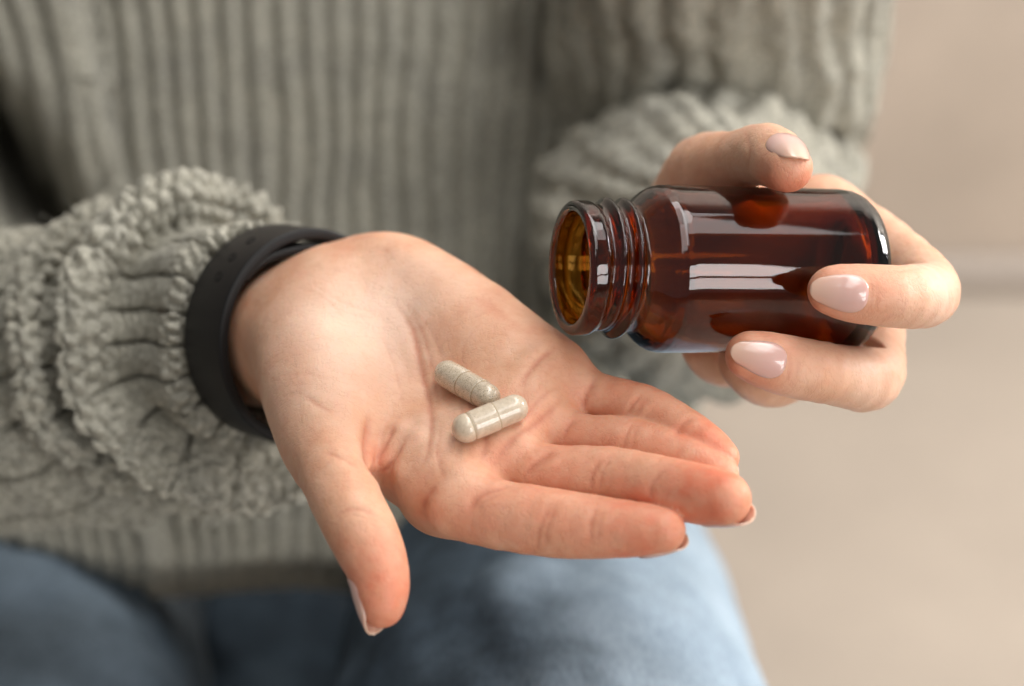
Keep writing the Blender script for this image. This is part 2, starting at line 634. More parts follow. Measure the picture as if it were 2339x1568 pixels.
def nail_mesh(f, tip, prev, dorsal, length, halfw, over, name, parent, origin, back=0.0, lift=0.35, taper=0.25):
    """a nail plate laid on the back of the fingertip f; tip is the last joint centre (with radius)"""
    c, r = tip[:3], tip[3]
    a = unit(c - prev[:3])
    dn = unit(np.asarray(dorsal) - a * (np.asarray(dorsal) @ a))
    sd = np.cross(a, dn)
    nu, nv = 21, 29
    U = np.linspace(-1, 1, nu)
    V = np.linspace(0, 1, nv)
    start = c + a * (r + over - length - back)
    vlim = (length - over - 1.8) / length
    top = np.zeros((nu, nv, 3))
    ang = halfw / r
    for j, vv in enumerate(V):
        # outline: rounded cuticle, oval free edge
        wdt = max(0.02, 1 - abs(2 * vv - 1) ** 3.0) ** (1 / 2.3)
        for i, uu in enumerate(U):
            ph = ang * uu * wdt * (1 - taper * max(0, vv - 0.5))
            dr = math.cos(ph) * dn + math.sin(ph) * sd
            base = start + a * (vv * length)
            bb = start + a * (min(vv, vlim) * length)
            top[i, j] = (ph, 0, 0)
            def reach(v_):
                ts = np.arange(r * 0.3, r * 1.8, 0.1)
                fv = f(start + a * (v_ * length) + ts[:, None] * dr)
                k = np.argmax(fv > 0)
                if fv[k] <= 0:
                    return r
                return ts[k - 1] + (ts[k] - ts[k - 1]) * fv[k - 1] / min(-1e-6, fv[k - 1] - fv[k]) if k else ts[0]
            if vv <= 0.5:
                rho = reach(vv)
            else:
                r5 = reach(0.5)
                rho = r5 + (r5 - reach(0.25)) / 0.25 * (vv - 0.5) - 0.20 * length * (vv - 0.5) ** 2
            edge = abs(uu) ** 8 * (1 - sstep(vlim - 0.1, vlim + 0.1, vv)) + (1 - sstep(0, 0.05, vv))
            lf = lift + 0.25 * math.sin(math.pi * min(1, vv)) * (1 - uu * uu) - 0.5 * min(1, edge)
            top[i, j] = base + dr * (rho + lf)
    nrm = np.cross(np.gradient(top, axis=0), np.gradient(top, axis=1))
    nrm = unit(nrm)
    if (nrm[nu // 2, nv // 2] @ dn) < 0:
        nrm = -nrm
    bot = top - nrm * 0.5
    v = np.vstack([top.reshape(-1, 3), bot.reshape(-1, 3)])
    N = nu * nv
    fl = (np.cross(top[nu // 2 + 1, nv // 2] - top[nu // 2, nv // 2], top[nu // 2, nv // 2 + 1] - top[nu // 2, nv // 2]) @ dn) < 0
    f1 = grid_faces(nu, nv, flip=fl)
    f2 = grid_faces(nu, nv, flip=not fl) + N
    rim = []
    loop = [i * nv for i in range(nu)] + [(nu - 1) * nv + j for j in range(1, nv)] + [i * nv + nv - 1 for i in range(nu - 2, -1, -1)] + [j for j in range(nv - 2, 0, -1)]
    for k in range(len(loop)):
        p_, q_ = loop[k], loop[(k + 1) % len(loop)]
        rim.append((q_, p_, p_ + N, q_ + N) if not fl else (p_, q_, q_ + N, p_ + N))
    al = np.tile(np.tile(V, nu), 2)
    return mesh_obj(name, v, np.vstack([f1, f2, np.array(rim)]), NAIL, parent, origin, attrs={'along': al})


# ------------------------------------------------------------------ the person
ORG = tuple(to_world(P(900, 1000, 180)))
person = thing('person', 'person in grey ribbed sweater and blue jeans holding a bottle and an open palm', 'person', ORG)


def plane(x, y):
    """depth of the open palm's mid plane"""
    return (-0.19 * (x - 1110) / PX + 1.15 * (-(y - 905)) / PX) * 0.86


def Q(x, y, r, dd=0.0):
    return (x, y, plane(x, y) + dd, r)


AX1 = unit(np.array([0.58, -0.10, 0.80]))     # right forearm, pointing to the hand
WR1 = P(700, 775, 40)


def build_open_hand():
    palm = [
        Chain([Q(770, 660, 92, 4), Q(880, 645, 96, 2), Q(960, 685, 104), Q(1093, 762, 100), Q(1239, 868, 88)], 2, 6),      # little-finger edge
        Chain([Q(705, 800, 104, -2), Q(738, 890, 122, -3), Q(756, 985, 104, -4), Q(768, 1060, 82, -4)], 2, 6),                 # ball of the thumb
        Chain([Q(750, 715, 104, 4), Q(860, 800, 112, 6), Q(1000, 900, 96, 9), Q(1110, 1000, 94, 6)], 2, 6),
        Chain([Q(760, 880, 110, 6), Q(900, 970, 86, 8), Q(1018, 1112, 90, 2)], 2, 6),
        Chain([Q(1018, 1114, 90, 2), Q(1115, 1025, 92, 2), Q(1195, 945, 86, 2), Q(1250, 870, 84, 0)], 2, 6),              # knuckle row
        Chain([Q(866, 985, 54, 14), Q(950, 1072, 62, 8)], 1, 6),                                                         # web of the thumb
        Chain([Q(900, 720, 100, 6), Q(1050, 830, 98, 8), Q(1190, 930, 88, 4)], 2, 6),
    ]
    d1 = WR1[2] * -1 - FOCUS
    fore = Chain([np.append(WR1 + AX1 * 14, 20.5), np.append(WR1 - AX1 * 8, 19.0), np.append(WR1 - AX1 * 45, 22), np.append(WR1 - AX1 * 120, 30)], 2, 6, raw=True)
    fingers = {
        'index': Chain([Q(1016, 1118, 88), Q(1095, 1165, 76, -1), Q(1262, 1195, 75, -1), Q(1400, 1207, 64, -2), Q(1515, 1213, 51, -4)], 3, 2),
        'middle': Chain([Q(1110, 1020, 84), Q(1225, 1078, 64, 0), Q(1390, 1090, 66, -2), Q(1540, 1118, 66, -6), Q(1655, 1140, 62, -10)], 3, 2),
        'ring': Chain([Q(1195, 945, 78), Q(1305, 1000, 56, 2), Q(1440, 1015, 58, 0), Q(1560, 1052, 54, -1), Q(1640, 1088, 48, -1)], 3, 2),
        'little': Chain([Q(1250, 868, 76), Q(1352, 905, 52, 0), Q(1465, 935, 54, -1), Q(1570, 990, 50, -2), Q(1645, 1045, 44, -2)], 3, 2),
        'thumb': Chain([Q(752, 1010, 94, -6), Q(780, 1120, 77, -12), Q(830, 1222, 75, -8), Q(867, 1312, 63, -2), Q(872, 1384, 50, 4)], 3, 2),
    }

    def f(p):
        b = fore(p)
        for c in palm:
            b = smin(b, c(p), 9.0)
        # hollow of the palm
        best = None
        for nme, c in fingers.items():
            e = smin(b, c(p), 5.0 if nme != 'thumb' else 3.5)
            best = e if best is None else smin(best, e, 0.8)
        return best

    # skin folds beside the thumb and pads under the fingers, set just under the surface they swell
    swell = []
    for ax_, ay_, bx_, by_, rad, sink in ((912, 985, 884, 1050, 3.4, 2.0), (945, 1000, 915, 1075, 3.6, 2.6), (1062, 1080, 1010, 1150, 8, 6.6), (1165, 1000, 1120, 1050, 8, 6.8), (1240, 930, 1200, 985, 7.5, 6.4), (1000, 700, 1120, 790, 14, 12.8)):
        ha, hb = hit(f, ax_, ay_), hit(f, bx_, by_)
        nn_ = unit(gradient(f, np.array([ha, hb])))
        swell.append((ha - nn_[0] * sink, hb - nn_[1] * sink, rad))
    f0 = f

    def f(p):
        b = f0(p)
        for a_, b_, r_ in swell:
            m = np.abs(p - (a_ + b_) / 2).max(1) < 30
            if m.any():
                b[m] = smin(b[m], rcone(p[m], a_, b_, r_, r_), 2.0)
        return b

    pts = np.vstack([c.q[:, :3] for c in palm + list(fingers.values())])
    lo = pts.min(0) - 24
    hi = pts.max(0) + 18
    back = WR1 - AX1 * 70
    lo = np.minimum(lo, back - 30)
    hi = np.maximum(hi, back + 30)
    v, fc = surface_nets(f, lo, hi, 0.66)
    v, n = polish(f, v, fc)
    lines = [
        ([(886, 670), (940, 750), (966, 858), (984, 940), (980, 1020), (955, 1085)], 0.8, 1.5),
        ([(905, 672), (962, 752), (990, 860), (1004, 950)], 0.3, 0.9),
        ([(848, 940), (838, 1000), (842, 1060), (875, 1110)], 1.6, 2.2),
        ([(905, 960), (880, 1020), (850, 1062)], 0.9, 1.3),
        ([(930, 1000), (895, 1060), (852, 1085)], 0.5, 1.0),
        ([(1000, 1110), (975, 1135), (960, 1180)], 0.6, 1.6),
        ([(1275, 790), (1225, 830), (1180, 890)], 0.7, 1.5),
        ([(1020, 870), (1090, 940), (1110, 1010), (1090, 1075)], 0.5, 1.4),
        ([(1290, 905), (1235, 960), (1165, 1010), (1120, 1080)], 0.7, 1.7),
        ([(690, 900), (725, 925), (762, 945)], 0.35, 1.2),
        ([(735, 1030), (775, 1045), (830, 1078)], 0.35, 1.1),
        ([(758, 1185), (808, 1163), (870, 1181)], 0.45, 1.1),
        ([(1072, 1175), (1096, 1134), (1185, 1106)], 0.8, 1.5),
        ([(1228, 1262), (1232, 1216), (1262, 1140)], 0.5, 1.3),
        ([(1352, 1250), (1352, 1200), (1368, 1150)], 0.45, 1.2),
        ([(1190, 1098), (1222, 1060), (1272, 1028)], 0.8, 1.3),
        ([(1350, 1122), (1354, 1085), (1380, 1045)], 0.45, 1.2),
        ([(1483, 1140), (1490, 1105), (1520, 1070)], 0.45, 1.2),
        ([(1283, 1010), (1295, 980), (1315, 955)], 0.7, 1.2),
        ([(1425, 1030), (1430, 1000), (1445, 965)], 0.4, 1.1),
        ([(1330, 945), (1338, 905), (1362, 858)], 0.8, 1.3),
        ([(1432, 951), (1446, 925), (1470, 896)], 0.45, 1.1),
        ([(1545, 1005), (1555, 975), (1585, 950)], 0.4, 1.1),
        ([(1246, 1258), (1250, 1212), (1280, 1138)], 0.35, 0.9),
        ([(1368, 1250), (1370, 1200), (1386, 1150)], 0.25, 0.8),
        ([(1368, 1120), (1374, 1082), (1398, 1045)], 0.3, 0.8),
        ([(1442, 1030), (1448, 1000), (1462, 968)], 0.3, 0.8),
        ([(1448, 955), (1462, 930), (1486, 903)], 0.3, 0.8),
        ([(1205, 1092), (1236, 1058), (1282, 1034)], 0.3, 0.9),
        ([(1090, 1180), (1112, 1142), (1190, 1116)], 0.3, 0.9),
        ([(760, 1196), (806, 1176), (868, 1194)], 0.25, 0.8),
        ([(1285, 880), (1240, 905), (1200, 950), (1160, 985)], 0.35, 0.9),
        ([(1010, 960), (1000, 1040), (1020, 1110)], 0.3, 0.9),
        ([(1050, 900), (1058, 980), (1040, 1060)], 0.25, 0.9),
        ([(930, 690), (985, 760), (1020, 850)], 0.2, 0.8),
        ([(870, 760), (905, 850), (925, 950)], 0.2, 0.8),
        ([(640, 860), (700, 855), (760, 870)], 0.15, 0.8),
        ([(650, 905), (700, 900)], 0.15, 0.7),
        ([(1100, 730), (1060, 790), (1055, 850)], 0.15, 0.8),
        ([(700, 640), (780, 690), (870, 720)], 0.12, 0.7),
        ([(690, 660), (740, 680), (800, 740)], 0.10, 0.7),
    ]
    v, tint = creases(f, v, n, lines)
    v = v + n * (0.10 * fbm(v / 5.0, 3))[:, None]
    flush_shade = np.zeros(len(v))
    for nme, (amt, rr) in {'index': (0.64, 13), 'middle': (0.72, 14), 'ring': (0.55, 12), 'little': (0.7, 12), 'thumb': (0.62, 15)}.items():
        j = fingers[nme].joints
        ctr = 0.35 * j[-2, :3] + 0.65 * j[-1, :3]
        dist = np.linalg.norm(v - ctr, axis=1)
        flush_shade = np.maximum(flush_shade, amt * (1 - sstep(rr * 0.45, rr * 1.35, dist)))
    for nme in ('index', 'middle', 'ring', 'little'):  # shade under the bottle painted as darker, redder skin along the fingers
        flush_shade = np.maximum(flush_shade, 0.45 * sstep(2.0, -2.0, fingers[nme](v) - 0.5) * sstep(0, 25, np.linalg.norm(v - fingers[nme].joints[0, :3], axis=1)))
    for x, y, amt, rr in ((855, 1050, 0.45, 9), (1130, 1090, 0.28, 14), (1330, 920, 0.3, 10), (1240, 950, 0.22, 14), (985, 1150, 0.25, 12), (1240, 1080, 0.3, 12), (1300, 1200, .2, 22)):
        h = hit(f, x, y)
        if h is not None:
            flush_shade = np.maximum(flush_shade, amt * (1 - sstep(0, rr, np.linalg.norm(v - h, axis=1))))
    pale = np.zeros(len(v))
    for x, y, amt, rr in ((800, 740, 0.9, 38), (900, 700, 0.8, 30), (720, 850, 0.6, 30), (950, 1000, 0.35, 20)):
        h = hit(f, x, y)
        if h is not None:
            pale = np.maximum(pale, amt * (1 - sstep(0, rr, np.linalg.norm(v - h, axis=1))))
    pale = np.clip(pale + 0.15 * fbm(v / 9.0, 2, 3.0), 0, 1)
    flush_shade = np.clip(flush_shade * (1 + 0.28 * fbm(v / 6.0, 2, 5.0) + 0.3 * fbm(v / 2.2, 2, 6.0)), 0, 1)
    hand = mesh_obj('hand', v, fc, SKIN, person, ORG, attrs={'flush_shade': flush_shade, 'pale': pale, 'crease': tint})
    hand['label'] = 'open hand, palm up with two capsules lying in it'
    pn = unit(np.array([-0.12, 0.765, 0.63]))     # palm normal, towards the camera and up
    for nme, hw, ln, ov, dors in (('index', 5.8, 12.5, 0.25, -pn), ('middle', 6.4, 13.5, 0.4, -pn + np.array([0.1, -0.1, 0])), ('ring', 5.4, 12, 0.6, -pn), ('little', 4.6, 10.5, 0.4, -pn),
                                  ('thumb', 7.0, 14, 1.2, np.array([-0.85, -0.1, -0.55]))):
        j = fingers[nme].joints
        nail_mesh(f, j[-1], j[-2], dors, ln, hw, ov, 'fingernail', hand, ORG)
    return f, hand


f_open, hand_open = build_open_hand()

# ------------------------------------------------------------------ bottle
def bottle_axis():
    c = P(1688, 612, 3)
    a = unit(np.array([-0.95, 0.0, 0.31]))     # towards the mouth
    return c, a


BC, BA = bottle_axis()
BR = 21.7


def bottle():
    mouth = P(1300, 612, 3 + (1300 - 1688) / PX * 0.326)
    org = tuple(to_world(BC))
    root = thing('pill_bottle', 'open brown amber glass pill bottle with screw neck held tilted on its side', 'bottle', org)
    prof = [(0.0, 15.2), (0.0, 16.0), (0.25, 16.7), (0.8, 17.1), (1.6, 17.2), (4.2, 17.2), (4.9, 17.0), (5.4, 16.5), (6.0, 16.2), (8, 16.1), (10, 16.1), (12, 16.1), (14, 16.1), (15.2, 16.15),
            (16.0, 16.3), (16.8, 16.8), (17.8, 17.8), (19.2, 19.2), (20.6, 20.3), (22.2, 21.15), (24, 21.6), (26, BR), (30, BR), (40, BR), (50, BR), (60, BR), (70, BR), (75, BR), (77.5, 21.4), (79.6, 20.6), (81.2, 19.3),
            (82.3, 17.5), (82.7, 15.5), (82.6, 13.5), (82.2, 11), (81.8, 8), (81.5, 4), (81.4, 0.02)]
    inner = [(79.0, 0.02), (79.0, 8), (78.9, 12), (78.5, 15), (77.3, 17.6), (75.5, 19.0), (73, 19.6), (65, 19.7), (50, 19.7), (35, 19.7), (26, 19.6), (23, 19.0), (20.5, 17.8), (18, 16.0), (16.4, 14.9), (15, 14.4), (12, 14.1), (8, 14.0), (4, 14.0),
             (1.2, 14.1), (0.4, 14.4), (0.1, 14.8)]
    def dense(pr, step=0.45):
        pr = np.array(pr)
        out = [pr[0]]
        for a, b in zip(pr[:-1], pr[1:]):
            n = max(1, int(np.ceil(np.linalg.norm(b - a) / step)))
            for k in range(1, n + 1):
                out.append(a + (b - a) * k / n)
        return np.array(out)
    po, pi = dense(prof), dense(inner, 0.9)
    nth = 160
    th = np.linspace(0, 2 * np.pi, nth, endpoint=False)
    pr = np.vstack([po, pi])
    Z = np.repeat(pr[:, 0][:, None], nth, 1)
    Rr = np.repeat(pr[:, 1][:, None], nth, 1)
    outer = np.arange(len(pr)) < len(po)
    # helical thread of one and three quarter turns
    pitch = 4.6
    for turn in (-1, 0, 1, 2):
        zc = 7.9 + pitch * ((th + 2.2) % (2 * np.pi) / (2 * np.pi) + turn)
        total = (th + 2.2) % (2 * np.pi) / (2 * np.pi) + turn
        amp = sstep(-0.15, 0.0, total) * (1 - sstep(1.35, 1.5, total))
        zz = (Z - zc[None]) / 1.25
        add = 2.0 * amp[None] * np.exp(-np.abs(zz) ** 2.6)
        Rr = Rr + np.where(outer[:, None], add, 0)
    up = unit(np.array([0, 1, 0]) - BA * BA[1])
    sd = np.cross(BA, up)
    v = mouth[None, None] - BA[None, None] * Z[..., None] + Rr[..., None] * (np.cos(th)[None, :, None] * up + np.sin(th)[None, :, None] * sd)
    fc = grid_faces(len(pr), nth, wrap_u=True, wrap_v=True)
    # orient outward
    vv = v.reshape(-1, 3)
    q = fc[len(po) // 2 * nth]
    nrm = np.cross(vv[q[1]] - vv[q[0]], vv[q[2]] - vv[q[0]])
    ctr = mouth - BA * ((vv[q[0]] - mouth) @ -BA)
    if nrm @ (vv[q[0]] - ctr) < 0:
        fc = fc[:, ::-1]
    mesh_obj('glass_body', vv, fc, GLASS, root, org)
    return root


bottle()


def build_holding_hand():
    def bd(x):
        return 3 + (x - 1700) / PX * 0.326

    palm = [
        Chain([(1880, 500, 44, 82), (1855, 590, 48, 86), (1800, 690, 50, 84), (1740, 775, 50, 72)], 2, 5),
        Chain([(1560, 560, 62, 110), (1700, 540, 54, 95), (1870, 500, 46, 80)], 2, 5),
        Chain([(1560, 600, 66, 110), (1680, 660, 58, 95), (1800, 690, 52, 84)], 2, 5),
        Chain([(1570, 640, 66, 95), (1670, 740, 58, 85), (1735, 780, 52, 72)], 2, 5),
        Chain([(1560, 560, 66, 105), (1590, 460, 52, 88), (1640, 420, 40, 80)], 2, 5),
    ]
    fore = Chain([(1620, 580, 72, 125), (1650, 560, 100, 125), (1640, 530, 175, 150)], 2, 6)
    fingers = {
        'thumb': Chain([(1590, 470, 52, 84), (1605, 392, 33, 80), (1680, 368, 14, 64), (1752, 354, -1, 68), (1800, 384, -17, 56)], 3, 2),
        'index': Chain([(1880, 500, 44, 78), (1985, 540, 34, 68), (2095, 628, 18, 68), (2118, 672, 2, 71), (2060, 678, -14, 70), (1965, 672, -19.5, 65), (1898, 664, -20.5, 54)], 3, 1.5),
        'middle': Chain([(1855, 590, 46, 80), (1985, 690, 45, 66), (1998, 800, 30, 66), (1985, 862, 12, 74), (1915, 858, -2, 68), (1800, 836, -12, 67), (1712, 812, -15, 56)], 3, 1.5),
        'ring': Chain([(1800, 690, 48, 78), (1830, 800, 46, 62), (1790, 862, 30, 60), (1740, 868, 18, 56), (1690, 830, 14, 50)], 3, 1.5),
        'little': Chain([(1740, 775, 50, 68), (1690, 830, 48, 50), (1640, 832, 36, 46), (1600, 800, 30, 42)], 3, 1.5),
    }

    def f(p):
        b = fore(p)
        for c in palm:
            b = smin(b, c(p), 8.0)
        best = None
        for nme, c in fingers.items():
            e = smin(b, c(p), 6.0)
            best = e if best is None else smin(best, e, 0.7)
        # flesh gives way to the glass it is pressed on
        t = (p - BC) @ BA
        rad = np.linalg.norm(p - BC - t[:, None] * BA, axis=1)
        gl = np.maximum(rad - (BR + 0.15), np.abs(t + 2.0) - 38)
        return np.maximum(best, -gl)

    pts = np.vstack([c.q[:, :3] for c in palm + list(fingers.values())])
    lo, hi = pts.min(0) - 22, pts.max(0) + 16
    v, fc = surface_nets(f, lo, hi, 0.75)
    v, n = polish(f, v, fc)
    lines = [
        ([(1700, 300), (1712, 345), (1705, 400)], 0.35, 1.6),
        ([(2040, 608), (2085, 600), (2125, 600)], 0.35, 1.2),
        ([(2035, 622), (2080, 618), (2110, 612)], 0.25, 0.8),
        ([(1985, 628), (1992, 670), (1985, 715)], 0.25, 0.9),
        ([(2000, 632), (2006, 670), (1999, 712)], 0.2, 0.8),
        ([(1800, 800), (1806, 840), (1796, 880)], 0.25, 0.9),
        ([(1816, 805), (1822, 842), (1812, 880)], 0.2, 0.8),
        ([(1735, 305), (1760, 316), (1800, 318)], 0.2, 0.8),
        ([(1730, 318), (1758, 326), (1790, 328)], 0.2, 0.8),
        ([(1738, 296), (1765, 304), (1795, 306)], 0.15, 0.7),
    ]
    v, tint = creases(f, v, n, lines)
    v = v + n * (0.10 * fbm(v / 5.0, 3))[:, None]
    flush_shade = np.zeros(len(v))
    for nme, amt, rr in (('index', 0.32, 13), ('middle', 0.28, 13), ('thumb', 0.7, 9)):
        j = fingers[nme].joints
        ctr = j[-1, :3] if nme != 'thumb' else P(1800, 425, -16)
        flush_shade = np.maximum(flush_shade, amt * (1 - sstep(rr * 0.4, rr * 1.4, np.linalg.norm(v - ctr, axis=1))))
    flush_shade = np.maximum(flush_shade, 0.3 * (1 - sstep(0, 12, np.linalg.norm(v - P(1990, 670, -22), axis=1))))
    pale = np.zeros(len(v))
    for q, amt, rr in ((P(2110, 670, -8), 0.6, 18), (P(1985, 880, 0), 0.4, 18)):
        pale = np.maximum(pale, amt * (1 - sstep(0, rr, np.linalg.norm(v - q, axis=1))))
    pale = np.clip(pale + 0.12 + 0.15 * fbm(v / 9.0, 2, 3.0), 0, 1)
    hand = mesh_obj('hand', v, fc, SKIN, person, ORG, attrs={'flush_shade': flush_shade, 'pale': pale, 'crease': tint})
    hand['label'] = 'hand gripping the amber bottle between thumb and curled fingers'
    for nme, hw, ln, ov, dors in (('index', 4.5, 14.3, 0.8, np.array([-0.2, -0.05, 1.0])), ('middle', 4.5, 14.0, 0.8, np.array([-0.2, 0.05, 1.0])), ('thumb', 6.4, 13.5, 0.6, np.array([0.15, 0.9, 0.3]))):
        j = fingers[nme].joints
        nail_mesh(f, j[-1], j[-2], dors, ln, hw, ov, 'fingernail', hand, ORG)
    return f, hand


f_hold, hand_hold = build_holding_hand()


# ------------------------------------------------------------------ capsules
def capsule(x0, y0, x1, y1, r, material, label, lift, ring_pos, groove_pos, ring_mat, tip_lift=(0.0, 0.0)):
    """lies on the palm between two picture points"""
    h0, h1 = hit(f_open, x0, y0), hit(f_open, x1, y1)
    n = unit(gradient(f_open, np.array([(h0 + h1) / 2])))[0]
    a, b = h0 + n * (lift + tip_lift[0]), h1 + n * (lift + tip_lift[1])
    ax = unit(b - a)
    L = np.linalg.norm(b - a) + 2 * r * 0.55
    c = (a + b) / 2
    org = tuple(to_world(c))
    root = thing('capsule', label, 'capsule', org, 'capsules lying in the open palm')
    e1 = unit(n - ax * (n @ ax))
    e2 = np.cross(ax, e1)
    th = np.linspace(0, 2 * np.pi, 56, endpoint=False)

    def lathe(name, prof, m):
        pr = np.array(prof)
        v = c + pr[:, 0][:, None, None] * ax + pr[:, 1][:, None, None] * (np.cos(th)[None, :, None] * e1 + np.sin(th)[None, :, None] * e2)
        fc = grid_faces(len(pr), 56, wrap_v=True, flip=True)
        return mesh_obj(name, v.reshape(-1, 3), fc, m, root, org)

    H = L / 2
    split = ring_pos * H                      # where the cap's mouth sits
    dome = [(math.sin(t) * 0.98, math.cos(t)) for t in np.linspace(0, math.pi / 2, 12)]
    rb, rc = r * 0.945, r
    body = [(split - 1.2, rb * 0.9), (split - 1.1, rb)] + [(z, rb) for z in np.linspace(split, H - rb, 8)] + [(H - rb + s * rb, max(0.01, q * rb)) for s, q in dome[1:]]
    lathe('capsule_body', body, material)
    cap = [(split - 0.02, rb * 0.97), (split, rc - 0.12), (split - 0.12, rc - 0.02)] + [(z, rc) for z in np.linspace(split - 0.3, groove_pos * H + 0.7, 6)]
    g = groove_pos * H
    cap += [(g + 0.5, rc), (g + 0.25, rc - 0.12), (g, rc - 0.2), (g - 0.25, rc - 0.12), (g - 0.5, rc)]
    cap += [(-H + rc - s * rc, max(0.01, q * rc)) for s, q in dome]
    lathe('capsule_cap', cap, material)
    lathe('seam_ring', [(split + 0.02, rb * 0.98), (split + 0.02, rb + 0.07), (split + 0.28, rb + 0.06), (split + 0.3, rb * 0.98)], ring_mat)
    lathe('groove_line', [(g + 0.14, rc - 0.2), (g + 0.1, rc - 0.1), (g - 0.1, rc - 0.1), (g - 0.14, rc - 0.2)], ring_mat)
    return root


capsule(1023, 868, 1130, 930, 3.6, POWDER_A, 'speckled beige capsule lying further back, its end under the other capsule', 2.6, 0.5, -0.06, RING)
capsule(1054, 1004, 1190, 956, 3.7, POWDER_B, 'glossy cream capsule lying across the end of the speckled one', 3.3, 0.14, -0.52, RING_PALE, tip_lift=(0, 1.2))


# ------------------------------------------------------------------ wristband
def frame_of(a):
    e1 = unit(np.array([0, 1, 0]) - a * a[1])
    return e1, np.cross(a, e1)


def wristband():
    a = AX1
    c = P(704, 772, 43)
    e1, e2 = frame_of(a)
    org = tuple(to_world(c))
    root = thing('wristband', 'black rubber fitness wristband with punched holes worn loosely round the wrist', 'wristband', org)

    def strip(name, r_in, r_out, s0, s1, t0, t1, closed, squash=0.93, dr=None):
        nt = 200
        t = np.linspace(t0, t1, nt, endpoint=not closed)
        rd = 0.5 * (r_out - r_in)
        rm = 0.5 * (r_out + r_in) + (dr(t) if dr else 0 * t)
        # rounded rectangular section
        sec = []
        hw = (s1 - s0) / 2
        cr = min(rd * 0.9, 0.8)
        for cx, cyy, a0 in ((hw - cr, rd - cr, 0), (-hw + cr, rd - cr, 90), (-hw + cr, -rd + cr, 180), (hw - cr, -rd + cr, 270)):
            for k in range(5):
                an = R(a0 + 22.5 * k)
                sec.append((cx + cr * math.cos(an), cyy + cr * math.sin(an)))
        sec = np.array(sec)
        rr = rm[:, None] + sec[:, 1][None]
        ss = (s0 + s1) / 2 + sec[:, 0][None] + 0 * rr
        v = c + ss[..., None] * a + rr[..., None] * (np.cos(t)[:, None, None] * e1 + squash * np.sin(t)[:, None, None] * e2)
        fc = grid_faces(nt, len(sec), wrap_u=closed, wrap_v=True)
        o = mesh_obj(name, v.reshape(-1, 3), fc, RUBBER, root, org)
        return o
    strip('strap', 27.6, 30.9, -20, 1.5, 0, 2 * np.pi, True)
    strip('strap_tail', 24.0, 26.4, -14, 1.0, -1.0, 0.95, False, dr=lambda t: 2.6 * sstep(0.2, 0.95, t))
    # punched holes: dark sockets set in the strap
    for t in (0.55, 0.80, 1.02):
        rr = 31.0
        dirv = math.cos(t) * e1 + 0.93 * math.sin(t) * e2
        tang = -math.sin(t) * e1 + 0.93 * math.cos(t) * e2
        cc = c + dirv * rr - a * 8.5
        nn = unit(np.cross(tang, a))
        if nn @ dirv < 0:
            nn = -nn
        th = np.linspace(0, 2 * np.pi, 20, endpoint=False)
        rings = []
        for rr_, hh in ((1.55, -0.2), (1.5, 0.08), (1.2, 0.06), (1.1, -0.6), (0.01, -0.65)):
            rings.append(cc + nn * hh + rr_ * (np.cos(th)[:, None] * unit(tang) + np.sin(th)[:, None] * a))
        v = np.array(rings).reshape(-1, 3)
        mesh_obj('strap_hole', v, grid_faces(5, 20, wrap_v=True), HOLE, root, org)
    return root


HOLE = make_plain('hole_shade', (0.006, 0.006, 0.006), 0.7, 0.2)
wristband()


# ------------------------------------------------------------------ sweater
def rib(phase, sharp=2.2):
    s = np.sin(phase)
    return np.tanh(sharp * (s + 0.25)) / math.tanh(sharp)


def knots(v, size, s=0.0):
    return 0.55 - worley(v / size, s)


